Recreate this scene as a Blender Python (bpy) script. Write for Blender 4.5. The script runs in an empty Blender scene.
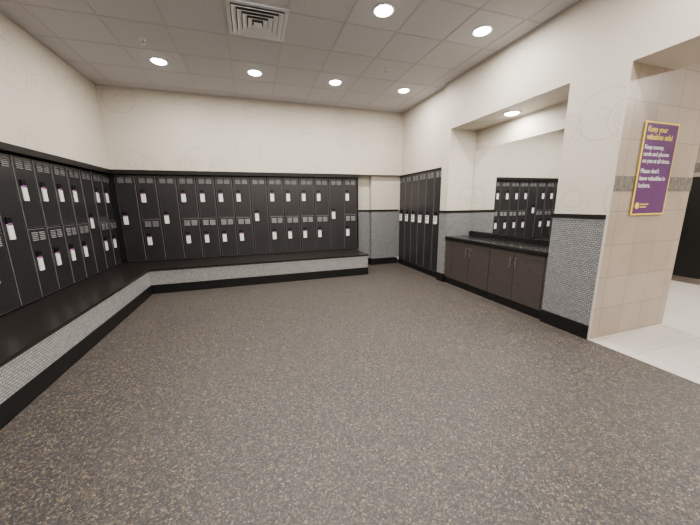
import bpy, bmesh, math, random
from mathutils import Vector, Matrix
random.seed(4)
C = bpy.context.scene
col = C.collection
# ---------------------------------------------------------------- dimensions
ZC=3.674; XL=-2.47; YB=6.76; XA=3.585; XB=3.53; ZT=2.24; ZS=0.456; ZB=0.166
XSE=-1.82; YSE=5.93; XBE=2.36; XLK=-2.54; YLK=6.82; YC=2.09; ZW=1.396; ZO=2.85
YN0=4.80; YN1=2.67; ZN=2.87; XM=4.10; ZK=0.92; XT=4.88; YFRONT=-3.0; YS=5.02; TR=.075
# ---------------------------------------------------------------- materials
def mat(name, color=(.5,.5,.5), rough=.5, metal=0, spec=.5, emit=None, es=0):
    m = bpy.data.materials.new(name); m.use_nodes = True
    b = m.node_tree.nodes['Principled BSDF']
    b.inputs['Base Color'].default_value = (*color,1)
    b.inputs['Roughness'].default_value = rough
    b.inputs['Metallic'].default_value = metal
    b.inputs['Specular IOR Level'].default_value = spec
    if emit:
        b.inputs['Emission Color'].default_value = (*emit,1)
        b.inputs['Emission Strength'].default_value = es
    return m
def nd(m, t, **kw):
    n = m.node_tree.nodes.new(t)
    for k,v in kw.items(): setattr(n,k,v)
    return n
def lk(m, a, b): m.node_tree.links.new(a,b)
def bs(m): return m.node_tree.nodes['Principled BSDF']
def ramp(m, fac, stops, interp='LINEAR'):
    r = nd(m,'ShaderNodeValToRGB'); r.color_ramp.interpolation = interp
    e = r.color_ramp.elements
    e[0].position, e[0].color = stops[0][0], (*stops[0][1],1)
    e[1].position, e[1].color = stops[1][0], (*stops[1][1],1)
    for p,c in stops[2:]:
        x = e.new(p); x.color = (*c,1)
    lk(m, fac, r.inputs['Fac']); return r
def math_n(m, op, a, b=None):
    n = nd(m,'ShaderNodeMath',operation=op)
    for i,v in enumerate((a,b)):
        if v is None: continue
        if isinstance(v,(int,float)): n.inputs[i].default_value = v
        else: lk(m, v, n.inputs[i])
    return n.outputs[0]
def bump(m, h, dist=.002, strength=.5):
    n = nd(m,'ShaderNodeBump'); n.inputs['Distance'].default_value = dist; n.inputs['Strength'].default_value = strength
    lk(m, h, n.inputs['Height']); lk(m, n.outputs[0], bs(m).inputs['Normal'])
def wall_uv(m):   # (x+y, z) works for every upright axis-aligned face
    tc = nd(m,'ShaderNodeTexCoord'); s = nd(m,'ShaderNodeSeparateXYZ'); c = nd(m,'ShaderNodeCombineXYZ')
    lk(m, tc.outputs['Object'], s.inputs[0])
    lk(m, math_n(m,'ADD',s.outputs[0],s.outputs[1]), c.inputs[0]); lk(m, s.outputs[2], c.inputs[1])
    return c.outputs[0]
def brick(m, vec, w, h, mortar, c1, c2, cm, offset=.5):
    b = nd(m,'ShaderNodeTexBrick'); b.offset = offset
    lk(m, vec, b.inputs['Vector'])
    b.inputs['Scale'].default_value = 1; b.inputs['Brick Width'].default_value = w; b.inputs['Row Height'].default_value = h
    b.inputs['Mortar Size'].default_value = mortar; b.inputs['Mortar Smooth'].default_value = .1
    b.inputs['Color1'].default_value = (*c1,1); b.inputs['Color2'].default_value = (*c2,1); b.inputs['Mortar'].default_value = (*cm,1)
    return b
# wall covering with a faint pattern of rings
WC=(.50,.455,.385)
M_WALL = mat('wall_covering', WC, .6)
m = M_WALL; v = wall_uv(m)
def rings(scale, rads, off, thr):
    mp = nd(m,'ShaderNodeMapping'); mp.inputs['Location'].default_value = (off,off*.7,0); lk(m,v,mp.inputs['Vector'])
    vo = nd(m,'ShaderNodeTexVoronoi', feature='F1'); vo.voronoi_dimensions='2D'; vo.inputs['Scale'].default_value = scale
    vo.inputs['Randomness'].default_value = .85
    lk(m, mp.outputs[0], vo.inputs['Vector']); d = math_n(m,'DIVIDE',vo.outputs['Distance'],scale)
    sc = nd(m,'ShaderNodeSeparateColor'); lk(m, vo.outputs['Color'], sc.inputs[0])
    keep = math_n(m,'LESS_THAN', sc.outputs[0], thr)
    tot = None
    for r,w in rads:
        x = math_n(m,'LESS_THAN', math_n(m,'ABSOLUTE', math_n(m,'SUBTRACT', d, r)), w)
        tot = x if tot is None else math_n(m,'MAXIMUM', tot, x)
    return math_n(m,'MULTIPLY', tot, keep)
rr = math_n(m,'MAXIMUM', rings(1.5, [(.10,.008),(.135,.006),(.19,.007)], 0, .6), rings(.95, [(.25,.008),(.06,.008)], 7.3, .6))
mix = nd(m,'ShaderNodeMix', data_type='RGBA'); lk(m, math_n(m,'MULTIPLY', rr, .36), mix.inputs[0])
mix.inputs[6].default_value = (*WC,1); mix.inputs[7].default_value = (.27,.24,.205,1)
lk(m, mix.outputs[2], bs(m).inputs['Base Color'])
# ceiling panel
M_CEIL = mat('ceiling_panel', (.3,.3,.3), .9)
m = M_CEIL; n = nd(m,'ShaderNodeTexNoise'); tc = nd(m,'ShaderNodeTexCoord'); lk(m,tc.outputs['Object'],n.inputs['Vector'])
n.inputs['Scale'].default_value = 90; n.inputs['Detail'].default_value = 4
r = ramp(m, n.outputs['Fac'], [(.3,(.46,.445,.46)),(.7,(.54,.525,.54))]); lk(m, r.outputs[0], bs(m).inputs['Base Color']); bump(m, n.outputs['Fac'], .003, .4)
M_GRID = mat('grid_paint', (.40,.39,.40), .5)
# speckled rubber floor
M_FLOOR = mat('speckled_rubber', (.1,.1,.1), .5, spec=.4)
m = M_FLOOR; tc = nd(m,'ShaderNodeTexCoord')
ns = nd(m,'ShaderNodeTexNoise'); ns.inputs['Scale'].default_value = 60; ns.inputs['Detail'].default_value = 3; lk(m,tc.outputs['Object'],ns.inputs['Vector'])
mxv = nd(m,'ShaderNodeMix', data_type='VECTOR'); mxv.inputs[0].default_value = .03
lk(m,tc.outputs['Object'],mxv.inputs[4]); lk(m,ns.outputs['Color'],mxv.inputs[5])
vo = nd(m,'ShaderNodeTexVoronoi'); vo.inputs['Scale'].default_value = 122; lk(m,mxv.outputs[1],vo.inputs['Vector'])
sp = nd(m,'ShaderNodeSeparateColor'); lk(m,vo.outputs['Color'],sp.inputs[0])
r = ramp(m, sp.outputs[0], [(0,(.024,.0215,.022)),(.28,(.040,.0355,.0355)),(.60,(.059,.052,.051)),(.81,(.105,.079,.052)),(.92,(.165,.125,.080)),(.975,(.175,.155,.13))],'CONSTANT')
lk(m, r.outputs[0], bs(m).inputs['Base Color'])
n2 = nd(m,'ShaderNodeTexNoise'); n2.inputs['Scale'].default_value = 150; lk(m,tc.outputs['Object'],n2.inputs['Vector']); bump(m, n2.outputs['Fac'], .002, .5)
# mosaic
def mosaic(name, c1, c2, cm, w=.040, h=.023, mort=.003):
    m = mat(name, c1, .25)
    b = brick(m, wall_uv(m), w, h, mort, c1, c2, cm, .5); b.inputs['Bias'].default_value = 0
    lk(m, b.outputs['Color'], bs(m).inputs['Base Color'])
    inv = math_n(m,'SUBTRACT',1.0,b.outputs['Fac']); bump(m, inv, .002, .4)
    return m
M_MOSAIC = mosaic('grey_mosaic_tile', (.225,.225,.23), (.165,.167,.172), (.060,.060,.062))
M_BMOSAIC = mosaic('bench_mosaic_tile', (.32,.317,.312), (.24,.238,.235), (.11,.11,.108))
M_BAND = mosaic('band_mosaic_tile', (.21,.19,.165), (.10,.095,.085), (.15,.14,.12), .03,.03,.003)
# large beige tile
M_TILE = mat('beige_wall_tile', (.45,.37,.30), .35)
m = M_TILE; vv = wall_uv(m); b = brick(m, vv, .36, .36, .004, (.40,.33,.26), (.35,.285,.225), (.23,.19,.155), 0)
n = nd(m,'ShaderNodeTexNoise'); n.inputs['Scale'].default_value = 3; n.inputs['Detail'].default_value = 6; lk(m, vv, n.inputs['Vector'])
mx = nd(m,'ShaderNodeMix', data_type='RGBA', blend_type='MULTIPLY'); mx.inputs[0].default_value = .5
r = ramp(m, n.outputs['Fac'], [(.3,(.82,.82,.82)),(.7,(1.08,1.06,1.04))])
lk(m, b.outputs['Color'], mx.inputs[6]); lk(m, r.outputs[0], mx.inputs[7]); lk(m, mx.outputs[2], bs(m).inputs['Base Color'])
# pale floor tile
M_WFLOOR = mat('pale_floor_tile', (.6,.56,.52), .3)
m = M_WFLOOR; tc = nd(m,'ShaderNodeTexCoord'); b = brick(m, tc.outputs['Object'], .34, .34, .004, (.56,.52,.48), (.51,.475,.44), (.38,.35,.32), 0)
lk(m, b.outputs['Color'], bs(m).inputs['Base Color'])
def noisy(name, c1, c2, scale, rough, metal=0, stretch=None, spec=.5):
    m = mat(name, c1, rough, metal, spec)
    tc = nd(m,'ShaderNodeTexCoord'); mp = nd(m,'ShaderNodeMapping'); lk(m,tc.outputs['Object'],mp.inputs['Vector'])
    if stretch: mp.inputs['Scale'].default_value = stretch
    n = nd(m,'ShaderNodeTexNoise'); n.inputs['Scale'].default_value = scale; n.inputs['Detail'].default_value = 5
    lk(m, mp.outputs[0], n.inputs['Vector']); r = ramp(m, n.outputs['Fac'], [(.35,c1),(.65,c2)])
    lk(m, r.outputs[0], bs(m).inputs['Base Color']); return m
M_LOCK = noisy('black_locker_paint', (.003,.003,.003), (.004,.004,.004), 30, .4, spec=.25)
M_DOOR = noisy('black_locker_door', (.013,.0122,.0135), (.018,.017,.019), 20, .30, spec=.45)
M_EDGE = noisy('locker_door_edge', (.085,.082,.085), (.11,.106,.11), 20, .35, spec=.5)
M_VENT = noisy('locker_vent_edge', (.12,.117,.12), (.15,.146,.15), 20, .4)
M_BLACK = noisy('black_trim', (.004,.004,.004), (.006,.006,.006), 20, .45, spec=.25)
M_SEAT = noisy('dark_bench_laminate', (.009,.007,.006), (.014,.011,.010), 60, .28, spec=.35)
M_COUNTER = noisy('black_counter_stone', (.006,.006,.006), (.012,.0115,.011), 120, .15, spec=.4)
M_WOOD = noisy('dark_brown_laminate', (.034,.027,.0245), (.049,.040,.036), 6, .42, stretch=(1,1,14), spec=.4)
M_METAL = noisy('brushed_metal', (.55,.54,.52), (.68,.67,.65), 60, .3, 1)
M_WHITE = noisy('white_plastic', (.70,.69,.68), (.76,.75,.74), 30, .4)
M_PINK = noisy('purple_plastic', (.17,.045,.17), (.22,.06,.21), 30, .4)
M_VWHITE = noisy('white_metal', (.68,.69,.71), (.74,.75,.77), 30, .35)
M_VGREY = noisy('silver_vent_metal', (.56,.57,.59), (.62,.63,.65), 30, .35)
M_DARK = noisy('recess_shade_grey', (.08,.08,.085), (.11,.11,.115), 10, .8)  # dark tone standing in for the shade inside the vent opening
M_PURPLE = noisy('purple_print', (.085,.022,.11), (.095,.026,.125), 10, .35)
M_YELLOW = noisy('yellow_print', (.80,.60,.06), (.84,.64,.08), 10, .4)
M_LENS = mat('lamp_lens', (1,1,1), .4, emit=(1,.97,.93), es=36)
M_MIRROR = mat('mirror_glass', (.90,.92,.91), .01, 1)
# ---------------------------------------------------------------- mesh helpers
def box(bm, x0,y0,z0,x1,y1,z1, bev=0, mi=0, mb=None):
    vs = [bm.verts.new((x,y,z)) for x in (x0,x1) for y in (y0,y1) for z in (z0,z1)]
    f = []
    for q in ((0,1,3,2),(4,6,7,5),(0,4,5,1),(2,3,7,6),(0,2,6,4),(1,5,7,3)):
        a = bm.faces.new([vs[i] for i in q]); a.material_index = mi; f.append(a)
    if bev:
        es = list({e for a in f for e in a.edges})
        r = bmesh.ops.bevel(bm, geom=es, offset=bev, segments=2, affect='EDGES', profile=.6)
        for a in r['faces']: a.material_index = mi if mb is None else mb
def cyl(bm, c, r, h, axis='Z', seg=24, r2=None, mi=0):
    rot = {'Z':Matrix(), 'X':Matrix.Rotation(math.pi/2,4,'Y'), 'Y':Matrix.Rotation(math.pi/2,4,'X')}[axis]
    g = bmesh.ops.create_cone(bm, cap_ends=True, segments=seg, radius1=r, radius2=r if r2 is None else r2, depth=h, matrix=Matrix.Translation(c) @ rot)
    for v_ in g['verts']:
        for f in v_.link_faces: f.material_index = mi
def lathe(bm, prof, seg=32, cx=0, cy=0, a0=0, k=1):
    rings_=[]
    for r,z in prof: rings_.append([bm.verts.new((cx+k*r*math.cos(a0+2*math.pi*i/seg), cy+k*r*math.sin(a0+2*math.pi*i/seg), z)) for i in range(seg)])
    for a,b_ in zip(rings_,rings_[1:]):
        for i in range(seg):
            bm.faces.new((a[i],a[(i+1)%seg],b_[(i+1)%seg],b_[i]))
    return rings_
def obj(name, bm, mats, parent=None, label=None, smooth=False):
    bmesh.ops.recalc_face_normals(bm, faces=bm.faces)
    me = bpy.data.meshes.new(name); bm.to_mesh(me); bm.free()
    for mm in (mats if isinstance(mats,(list,tuple)) else [mats]): me.materials.append(mm)
    if smooth: me.polygons.foreach_set('use_smooth',[True]*len(me.polygons))
    o = bpy.data.objects.new(name, me); col.objects.link(o)
    if parent: o.parent = parent
    if label: o['label'] = label
    return o
def boxes(name, bl, mats, parent=None, bev=0, label=None):
    bm = bmesh.new()
    for b_ in bl: box(bm, *b_[:6], bev, b_[6] if len(b_)>6 else 0)
    return obj(name, bm, mats, parent, label)
def struct(name, bl, mats, bev=0):
    o = boxes(name, bl, mats, None, bev); o['kind'] = 'structure'; return o
def thing(name, label, cat, loc=(0,0,0), rz=0, group=None):
    o = bpy.data.objects.new(name, None); col.objects.link(o); o.empty_display_size=.1
    o.location = loc; o.rotation_euler = (0,0,rz); o['label']=label; o['category']=cat
    if group: o['group']=group
    return o
def dup(root, loc, rz, label, group=None):
    r = root.copy(); col.objects.link(r); r.location = loc; r.rotation_euler=(0,0,rz); r['label']=label
    if group: r['group']=group
    for ch in list(root.children):
        c = ch.copy(); col.objects.link(c); c.parent = r
        for g in ch.children:
            d = g.copy(); col.objects.link(d); d.parent = c
    return r
# ---------------------------------------------------------------- setting
XEND=8.4; YWET=5.2
struct('floor', [(-3.0,YFRONT,-.1,XB,7.3,0)], M_FLOOR)
struct('floor_recess', [(XB,YC+.01,-.1,4.3,7.3,0)], M_FLOOR)
struct('floor_tiled', [(XB,YFRONT,-.1,XEND,YC+.01,0.002)], M_WFLOOR)
struct('floor_tiled', [(4.3,YC+.01,-.1,XEND,7.3,0.002)], M_WFLOOR)
struct('ceiling', [(-3.0,YFRONT,ZC,4.2,7.4,ZC+.1)], M_CEIL)
# ceiling grid bars
T=.68; bl=[]
gx=[.2-T/2+T*k for k in range(-4,6)]; gy=[5.48-T/2+T*k for k in range(-12,4)]
for x in gx:
    if XL<x<XA: bl.append((x-.010,YFRONT,ZC-.004,x+.010,YB,ZC))
for y in gy:
    if YFRONT<y<YB: bl.append((XL,y-.010,ZC-.0035,XB,y+.010,ZC))
bl += [(XL,YB-.03,ZC-.007,XA,YB,ZC),(XL,YFRONT,ZC-.007,XL+.03,YB,ZC),(XB-.03,YFRONT,ZC-.007,XB,YS,ZC),(XA-.03,YS,ZC-.007,XA,YB,ZC)]
struct('trim_1', bl, M_GRID)
struct('wall_left', [(-3.1,YFRONT,ZT,XL,7.4,ZC)], M_WALL)
struct('wall_left_lower', [(-3.2,YFRONT,0,-3.0,7.4,ZT)], M_WALL)
struct('wall_back', [(XL,YB,ZT,4.2,7.4,ZC)], M_WALL)
struct('wall_back_lower', [(-3.0,7.3,0,2.46,7.4,ZT)], M_WALL)
# deep wall right of the back lockers, in two planes
struct('wall_end', [(2.46,7.0,ZW,2.83,7.3,ZT)], M_WALL)
struct('wall_end', [(2.83,6.88,ZW,4.2,7.3,ZT)], M_WALL)
struct('wall_end_tile', [(2.46,6.99,ZB,2.83,7.3,ZW-.03)], M_MOSAIC)
struct('wall_end_tile', [(2.83,6.87,ZB,4.2,7.3,ZW-.03)], M_MOSAIC)
struct('trim_2', [(2.46,6.975,ZW-.03,2.83,7.3,ZW+.012),(2.815,6.855,ZW-.03,3.57,7.3,ZW+.012)], M_BLACK, .003)
struct('baseboard_back', [(2.46,6.975,0,2.83,7.3,ZB-.03),(2.815,6.855,0,3.57,7.3,ZB-.03)], M_BLACK, .003)
struct('wall_front', [(-3.0,YFRONT-.1,0,XEND,YFRONT,ZC)], M_WALL)
# right wall, far plane above the narrow lockers
struct('wall_right', [(XA,YS,ZT,4.2,YB,ZC)], M_WALL)
# right wall, near plane: beside niche, above niche, pillar, bulkhead over the opening
for b_ in ((XB,YN0,ZW,XM+.1,YS,ZC),(XB,YN1,ZN,XM+.1,YN0,ZC),(XB,YC+.01,ZW,XM+.1,YN1,ZC),(XB,YFRONT,ZO,XM+.1,YC+.01,ZC),(XM,YN1,0,XM+.1,YN0,ZN)):
    struct('wall_right_near', [b_], M_WALL)
struct('wall_wainscot', [(XB-.008,YN0-.008,ZB,XM,YS,ZW-.03)], M_MOSAIC)
struct('wall_wainscot', [(XB-.008,YC+.012,ZB,XM,YN1+.008,ZW-.03)], M_MOSAIC)
struct('trim_3', [(XB-.022,YN0-.022,ZW-.03,XM,YS+.003,ZW+.012)], M_BLACK, .003)
struct('trim_4', [(XB-.022,YC+.014,ZW-.03,XM,YN1+.022,ZW+.012)], M_BLACK, .003)
struct('baseboard_right', [(XB-.02,YN0+.001,0,XM,YS,ZB-.005)], M_BLACK, .003)
struct('baseboard_right', [(XB-.02,YC+.014,0,XM,YN1+.008,ZB-.005)], M_BLACK, .003)
# beige tiled return wall at the opening
struct('wall_tiled', [(XB+.004,YC,0,XT,YC+.25,ZO+.45)], M_TILE)
struct('trim_5', [(XB+.012,YC-.005,1.65,XT+.002,YC+.006,1.80)], M_BAND)
struct('trim_6', [(XB-.006,YC-.006,0,XB+.012,YC+.012,ZO)], mat('pale_edge_trim',(.50,.46,.41),.4), .002)
# washroom beyond the opening
struct('ceiling_washroom', [(XM+.1,YFRONT,3.25,XEND,7.3,3.35)], M_CEIL)
struct('wall_washroom', [(XEND,YFRONT,0,XEND+.1,7.3,3.3)], M_TILE)
struct('wall_washroom', [(XT,YWET,0,XEND,YWET+.1,3.3)], M_TILE)
struct('trim_7', [(XEND-.006,YFRONT,2.08,XEND,YWET,2.26)], M_BAND)
struct('trim_8', [(XL-.03,YFRONT,ZT-TR,XL+.015,YB,ZT+.004),(XL,YB-.015,ZT-TR,2.45,YB+.05,ZT+.004)], M_BLACK, .003)
# ---------------------------------------------------------------- bench
bench = thing('corner_bench','long L-shaped built-in bench with dark top below the black lockers','bench')
def lshape(x_in,x_out,y_in,y_out,z0,z1,xe,bev=0):
    bm=bmesh.new(); ys=YFRONT+.08
    pts=[(x_in,ys),(x_out,ys),(x_out,y_out),(xe,y_out),(xe,y_in),(x_in,y_in)]
    a=[bm.verts.new((x,y,z0)) for x,y in pts]; b_=[bm.verts.new((x,y,z1)) for x,y in pts]
    bm.faces.new(a[::-1]); bm.faces.new(b_)
    for i in range(6): bm.faces.new((a[i],a[(i+1)%6],b_[(i+1)%6],b_[i]))
    if bev: bmesh.ops.bevel(bm, geom=list(bm.edges), offset=bev, segments=2, affect='EDGES')
    return bm
obj('seat', lshape(-2.95,XSE,7.24,YSE,ZS-.03,ZS,XBE+.02,.004), M_SEAT, bench, 'dark smooth seat top')
obj('riser', lshape(-2.94,XSE-.012,7.22,YSE+.012,ZB,ZS-.03,XBE), M_BMOSAIC, bench, 'grey mosaic tiled bench front')
obj('plinth', lshape(-2.94,XSE-.004,7.22,YSE+.004,0,ZB,XBE+.01,.003), M_BLACK, bench, 'black base strip')
# ---------------------------------------------------------------- lockers
def vents(bm, x0,x1,z,n=4,pitch=.022):
    for k in range(n):
        zz=z-k*pitch
        vs=[bm.verts.new(p) for p in ((x0,-.001,zz),(x1,-.001,zz),(x1,-.010,zz-.012),(x0,-.010,zz-.012),(x0,-.001,zz-.014),(x1,-.001,zz-.014))]
        for q in ((0,1,2,3),(3,2,5,4)):
            f=bm.faces.new([vs[i] for i in q]); f.material_index=1
def make_locker(w,h,tiers,label,group,tagz=None,ts=1.0):
    t=thing('locker',label,'locker',(0,0,0),0,group)
    boxes('body',[(0,.022,0,w,.40,h),(0,.004,0,.006,.03,h),(w-.006,.004,0,w,.03,h),(0,.004,0,w,.03,.012),(0,.004,h-.012,w,.03,h)],M_LOCK,t)
    hh=(h-.02)/tiers
    for k in range(tiers):
        z0=.01+hh*k+.006; z1=.01+hh*(k+1)-.006
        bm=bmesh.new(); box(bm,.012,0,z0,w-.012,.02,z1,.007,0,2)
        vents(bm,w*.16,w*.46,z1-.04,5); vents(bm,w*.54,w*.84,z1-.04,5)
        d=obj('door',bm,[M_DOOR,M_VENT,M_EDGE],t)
        lx=w*.28; lz=(z0+z1)/2+.02 if tagz is None else tagz
        boxes('lock',[(lx-.037,-.018,lz+.05,lx+.037,0,lz+.13)],M_LOCK,d,.005)
        bm=bmesh.new(); box(bm,lx-.039*ts,-.016,lz-.115,lx+.039*ts,-.002,lz+.055,.005)
        if ts>1:
            box(bm,lx-.02,-.0175,lz-.06,lx+.02,-.010,lz-.02,.002,1); box(bm,lx-.034,-.0175,lz+.01,lx+.034,-.010,lz+.035,.002,1)
            obj('key_tag',bm,[M_WHITE,M_LOCK],d,'white key tag with dark marks')
        else:
            box(bm,lx-.034*ts,-.0185,lz+.040,lx+.034*ts,-.010,lz+.068,.004,1)
            obj('key_tag',bm,[M_WHITE,M_PINK],d,'white key tag with purple top')
    return t
W=.3486; HL=ZT-TR-ZS-.002
ORD=['first','second','third','fourth','fifth','sixth','seventh','eighth','ninth','tenth','eleventh','twelfth','thirteenth','fourteenth']
single=make_locker(W,HL,1,'','x'); double=make_locker(W,HL,2,'','x'); used=set()
def put(src,loc,rz,label,group):
    if src.name not in used:
        used.add(src.name); src.location=loc; src.rotation_euler=(0,0,rz); src['label']=label; src['group']=group
    else: dup(src,loc,rz,label,group)
for i in range(14):
    s = i in (0,2,7,12)
    lab=('single-door black locker with mid-height white tag, ' if s else 'two-tier black locker with two white tags, ')+ORD[i]+' from left on back wall'
    put(single if s else double,(-2.45+W*i,YLK,ZS+.001),0,lab,'lockers on the back wall')
for i in range(10):
    s = i in (2,7)
    lab=('single-door black locker, ' if s else 'two-tier black locker, ')+ORD[i]+' out from the corner along the left wall'
    put(single if s else double,(XLK,6.90-W*(i+1),ZS+.001),math.pi/2,lab,'lockers on the left wall')
WR=.303; tall=make_locker(WR,ZT-.12,1,'','x',tagz=1.14,ts=1.5)
for i in range(6):
    put(tall,(XA+.015,6.853-WR*i,.10),-math.pi/2,'tall floor-standing black locker, '+ORD[i]+' from the back wall in the right-hand row','tall lockers on the right wall')
struct('baseboard_lockers',[(XA,YS+.01,0,4.1,6.855,.10)],M_BLACK)
struct('trim_9',[(XA-.005,YS+.01,ZT-.02,4.1,6.86,ZT)],M_BLACK)
struct('trim_10',[(-2.535,YLK+.01,ZS+.001,-2.452,YLK+.3,ZT-TR)],M_BLACK)
struct('trim_11',[(2.432,YLK-.02,ZS+.001,2.455,7.2,ZT-TR)],M_BLACK)
# ---------------------------------------------------------------- vanity
def cabinet(name,y0,y1,label):
    t=thing(name,label,'cabinet',(XB+.03,(y0+y1)/2,0)); h=(y1-y0)/2-.002
    boxes('body',[(.0,-h,.12,.53,h,ZK-.052)],M_WOOD,t)
    boxes('toe_kick',[(-.005,-h,0,.53,h,.119)],M_BLACK,t)
    for s in (-1,1):
        d=boxes('door',[(-.02,min(s*.003,s*(h-.003)),.125,0,max(s*.003,s*(h-.003)),ZK-.06)],M_WOOD,t,.002)
        bm=bmesh.new(); yy=s*.045
        cyl(bm,(-.05,yy,.70),.006,.15,'Z',12); cyl(bm,(-.034,yy,.65),.005,.03,'X',10); cyl(bm,(-.034,yy,.75),.005,.03,'X',10)
        obj('handle',bm,M_METAL,d,'brushed metal bar handle')
    return t
cabinet('vanity_cabinet',3.66,4.60,'dark brown two-door cabinet under the counter, nearer the tall lockers')
cabinet('vanity_cabinet',2.72,3.66,'dark brown two-door cabinet under the counter, beside the mosaic-tiled pillar')
struct('trim_12',[(XB+.012,4.602,.12,XM,YN0-.009,ZK-.052)],M_WOOD)
struct('trim_13',[(XB+.012,2.68,.12,XM,2.718,ZK-.052)],M_WOOD)
struct('baseboard_recess',[(XB+.026,4.602,0,XM,YN0-.009,.119)],M_BLACK)
struct('baseboard_recess',[(XB+.026,2.68,0,XM,2.718,.119)],M_BLACK)
ct=thing('countertop','long black stone countertop with low backsplash below the wall mirror','countertop',(XB,3.735,ZK-.05))
boxes('slab',[(-.02,-1.05,0,.56,1.05,.05)],M_COUNTER,ct,.006)
boxes('backsplash',[(.54,-1.05,.05,.56,1.05,.12)],M_COUNTER,ct,.003)
mr=thing('wall_mirror','large frameless wall mirror in the recess above the black countertop','mirror',(XM,3.735,1.00))
boxes('glass',[(-.006,-1.055,0,-.001,1.055,1.52)],M_MIRROR,mr)
boxes('bottom_channel',[(-.009,-1.055,-.008,0,1.055,.003)],M_BLACK,mr)
# ---------------------------------------------------------------- sign
sg=thing('wall_sign','purple poster with yellow border on the beige tiled wall','sign',(4.135,YC-.006,1.87))
boxes('panel',[(-.28,-.014,-.475,.28,-.006,.475)],M_YELLOW,sg,.001,'yellow border panel')
boxes('print_field',[(-.262,-.016,-.457,.262,-.0135,.457)],M_PURPLE,sg)
def text(body,size,x,z,mt,parent,off=.0012):
    cu=bpy.data.curves.new('t','FONT'); cu.body=body; cu.size=size; cu.extrude=.0006; cu.offset=off; cu.space_line=.98
    to=bpy.data.objects.new('t',cu); col.objects.link(to)
    bpy.context.view_layer.update()
    me=bpy.data.meshes.new_from_object(to.evaluated_get(bpy.context.evaluated_depsgraph_get()))
    bpy.data.objects.remove(to); me.materials.clear(); me.materials.append(mt)
    me.transform(Matrix.Translation((x,-.0168,z)) @ Matrix.Rotation(math.pi/2,4,'X'))
    o=bpy.data.objects.new('lettering',me); col.objects.link(o); o.parent=parent; return o
for k,s in enumerate(('Keep your','valuables safe!')): text(s,.076,-.24,.375-.075*k,M_YELLOW,sg,.0014)['label']='yellow heading'
for k,s in enumerate(('Keep money,','cards and phones','on you at all times.')): text(s,.060,-.245,.205-.068*k,M_WHITE,sg,.0008)
for k,s in enumerate(("Please don't",'leave valuables in','lockers.')): text(s,.063,-.245,-.035-.074*k,M_WHITE,sg,.0008)
bm=bmesh.new()
cyl(bm,(-.205,-.0165,-.375),.034,.002,'Y',24)
box(bm,-.155,-.0172,-.366,-.02,-.0162,-.355); box(bm,-.155,-.0172,-.394,-.05,-.0162,-.383)
obj('emblem',bm,M_YELLOW,sg,'small yellow emblem')
# ---------------------------------------------------------------- ceiling fittings
def ceiling_light(x,y,z,label,power,group):
    t=thing('recessed_ceiling_light',label,'ceiling light',(x,y,z),0,group)
    bm=bmesh.new(); lathe(bm,[(.125,0),(.128,-.004),(.118,-.008),(.104,-.007),(.098,-.003),(.098,0)]); obj('trim_ring',bm,M_VWHITE,t,smooth=True)
    bm=bmesh.new(); rg=lathe(bm,[(.097,-.002),(.093,-.012),(.078,-.020),(.050,-.026),(.015,-.028)]); bm.faces.new(rg[-1]); obj('lens',bm,M_LENS,t,smooth=True)
    ld=bpy.data.lights.new('lamp','AREA'); ld.shape='DISK'; ld.size=.16; ld.energy=power; ld.color=(1,.94,.86)
    lo=bpy.data.objects.new('lamp',ld); col.objects.link(lo); lo.parent=t; lo.location=(0,0,-.035)
LX=[-1.16,.2,1.56,2.92]; P=54
pos=['leftmost','second from left','third from left','rightmost']
for k,x in enumerate(LX): ceiling_light(x,5.48,ZC,'round recessed ceiling light, '+pos[k]+' in the row near the back wall',P*1.06,'ceiling lights near the back wall')
nm=['round recessed ceiling light out of frame at left above the bench','round recessed ceiling light just in front of the air vent','round recessed ceiling light at top edge, right of the air vent','round recessed ceiling light nearest the wall above the mirror recess']
for k,x in enumerate(LX): ceiling_light(x,3.44,ZC,nm[k],P*(.7 if k==0 else 1.04),'ceiling lights in the middle row')
for j,y in enumerate((1.4,-.64,-2.3)):
    for k,x in enumerate(LX): ceiling_light(x,y,ZC,'round recessed ceiling light over the open floor, '+pos[k]+', '+['nearer','farther','last'][j]+' row behind the camera',P*(.45 if k<2 else .7),'ceiling lights behind the camera')
ceiling_light(3.83,3.75,ZN,'small recessed light in the soffit above the mirror',34,'recess lights')
for (x,y) in ((5.6,.6),(6.8,2.2),(5.4,3.9),(6.9,-1.2)):
    ceiling_light(x,y,3.25,'round recessed light in the tiled washroom beyond the opening',85,'washroom lights')
vt=thing('ceiling_air_vent','square louvred air vent in the ceiling above the lockers','air vent',(.22,4.06,ZC))
boxes('frame',[(-.33,-.33,-.014,.33,-.29,0),(-.33,.29,-.014,.33,.33,0),(-.33,-.29,-.014,-.29,.29,0),(.29,-.29,-.014,.33,.29,0)],M_VGREY,vt,.002)
boxes('shade_plate',[(-.29,-.29,-.003,.29,.29,-.0005)],M_DARK,vt)  # flat plate under the solid ceiling, recess shade painted as dark colour
q=math.sqrt(2)
for r0,r1,za,zb in ((.278,.232,-.030,-.008),(.220,.174,-.032,-.010),(.162,.116,-.034,-.012),(.104,.062,-.036,-.014)):
    bm=bmesh.new(); lathe(bm,[(r0,za),(r1,zb),(r1,zb+.004),(r0+.003,za+.004),(r0,za)],4,a0=math.pi/4,k=q)
    obj('diffuser_cone',bm,M_VWHITE,vt)
boxes('centre_plate',[(-.045,-.045,-.040,.045,.045,-.034)],M_VWHITE,vt,.002)
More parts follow.
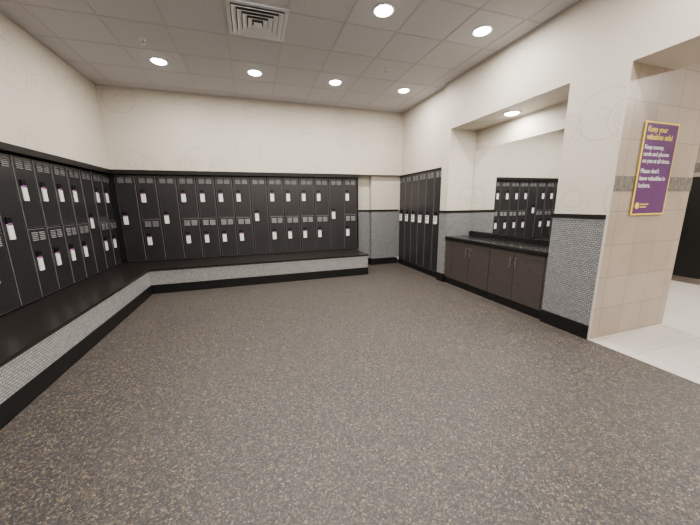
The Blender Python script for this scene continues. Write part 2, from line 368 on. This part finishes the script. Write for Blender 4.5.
for (x,y,l) in ((-1.18,4.86,'small metal ceiling sprinkler left of the air vent'),(2.2,4.76,'small metal ceiling sprinkler between the two rows at right')):
    s=thing('ceiling_sprinkler',l,'sprinkler',(x,y,ZC))
    bm=bmesh.new(); lathe(bm,[(.035,0),(.033,-.008),(.012,-.012),(.012,0)]); obj('escutcheon',bm,M_METAL,s,smooth=True)
    bm=bmesh.new(); cyl(bm,(0,0,-.03),.008,.045,'Z',12); cyl(bm,(0,0,-.055),.006,.012,'Z',12); obj('stem',bm,M_METAL,s)
    bm=bmesh.new(); cyl(bm,(0,0,-.062),.022,.003,'Z',16); obj('deflector',bm,M_METAL,s)
# ---------------------------------------------------------------- washroom partition
pt=thing('toilet_partition','black toilet partition seen beyond the beige tiled wall','partition',(7.7,3.35,0))
boxes('panel',[(-.02,-.60,.12,.02,.90,1.96)],M_LOCK,pt,.003)
boxes('post',[(-.03,-.67,0,.03,-.60,1.99)],M_LOCK,pt,.003)
boxes('post',[(-.03,.90,0,.03,.97,1.99)],M_LOCK,pt,.003)
# ---------------------------------------------------------------- world + camera
w=bpy.data.worlds.new('world'); C.world=w; w.use_nodes=True
w.node_tree.nodes['Background'].inputs[0].default_value=(1,.97,.93,1); w.node_tree.nodes['Background'].inputs[1].default_value=.3
yaw,pitch,roll,f=.316,-.197,-.013,291.6
fw=Vector((math.sin(yaw)*math.cos(pitch),math.cos(yaw)*math.cos(pitch),math.sin(pitch)))
rt=Vector((math.cos(yaw),-math.sin(yaw),0)); up=rt.cross(fw)
r2=rt*math.cos(roll)+up*math.sin(roll); u2=-rt*math.sin(roll)+up*math.cos(roll)
cd=bpy.data.cameras.new('camera'); cd.sensor_width=36; cd.lens=36*f/700; cd.clip_start=.05
cam=bpy.data.objects.new('camera',cd); col.objects.link(cam)
mw=Matrix.Identity(4)
for i in range(3): mw[i][0]=r2[i]; mw[i][1]=u2[i]; mw[i][2]=-fw[i]
mw[0][3],mw[1][3],mw[2][3]=0,0,1.55
cam.matrix_world=mw; C.camera=cam
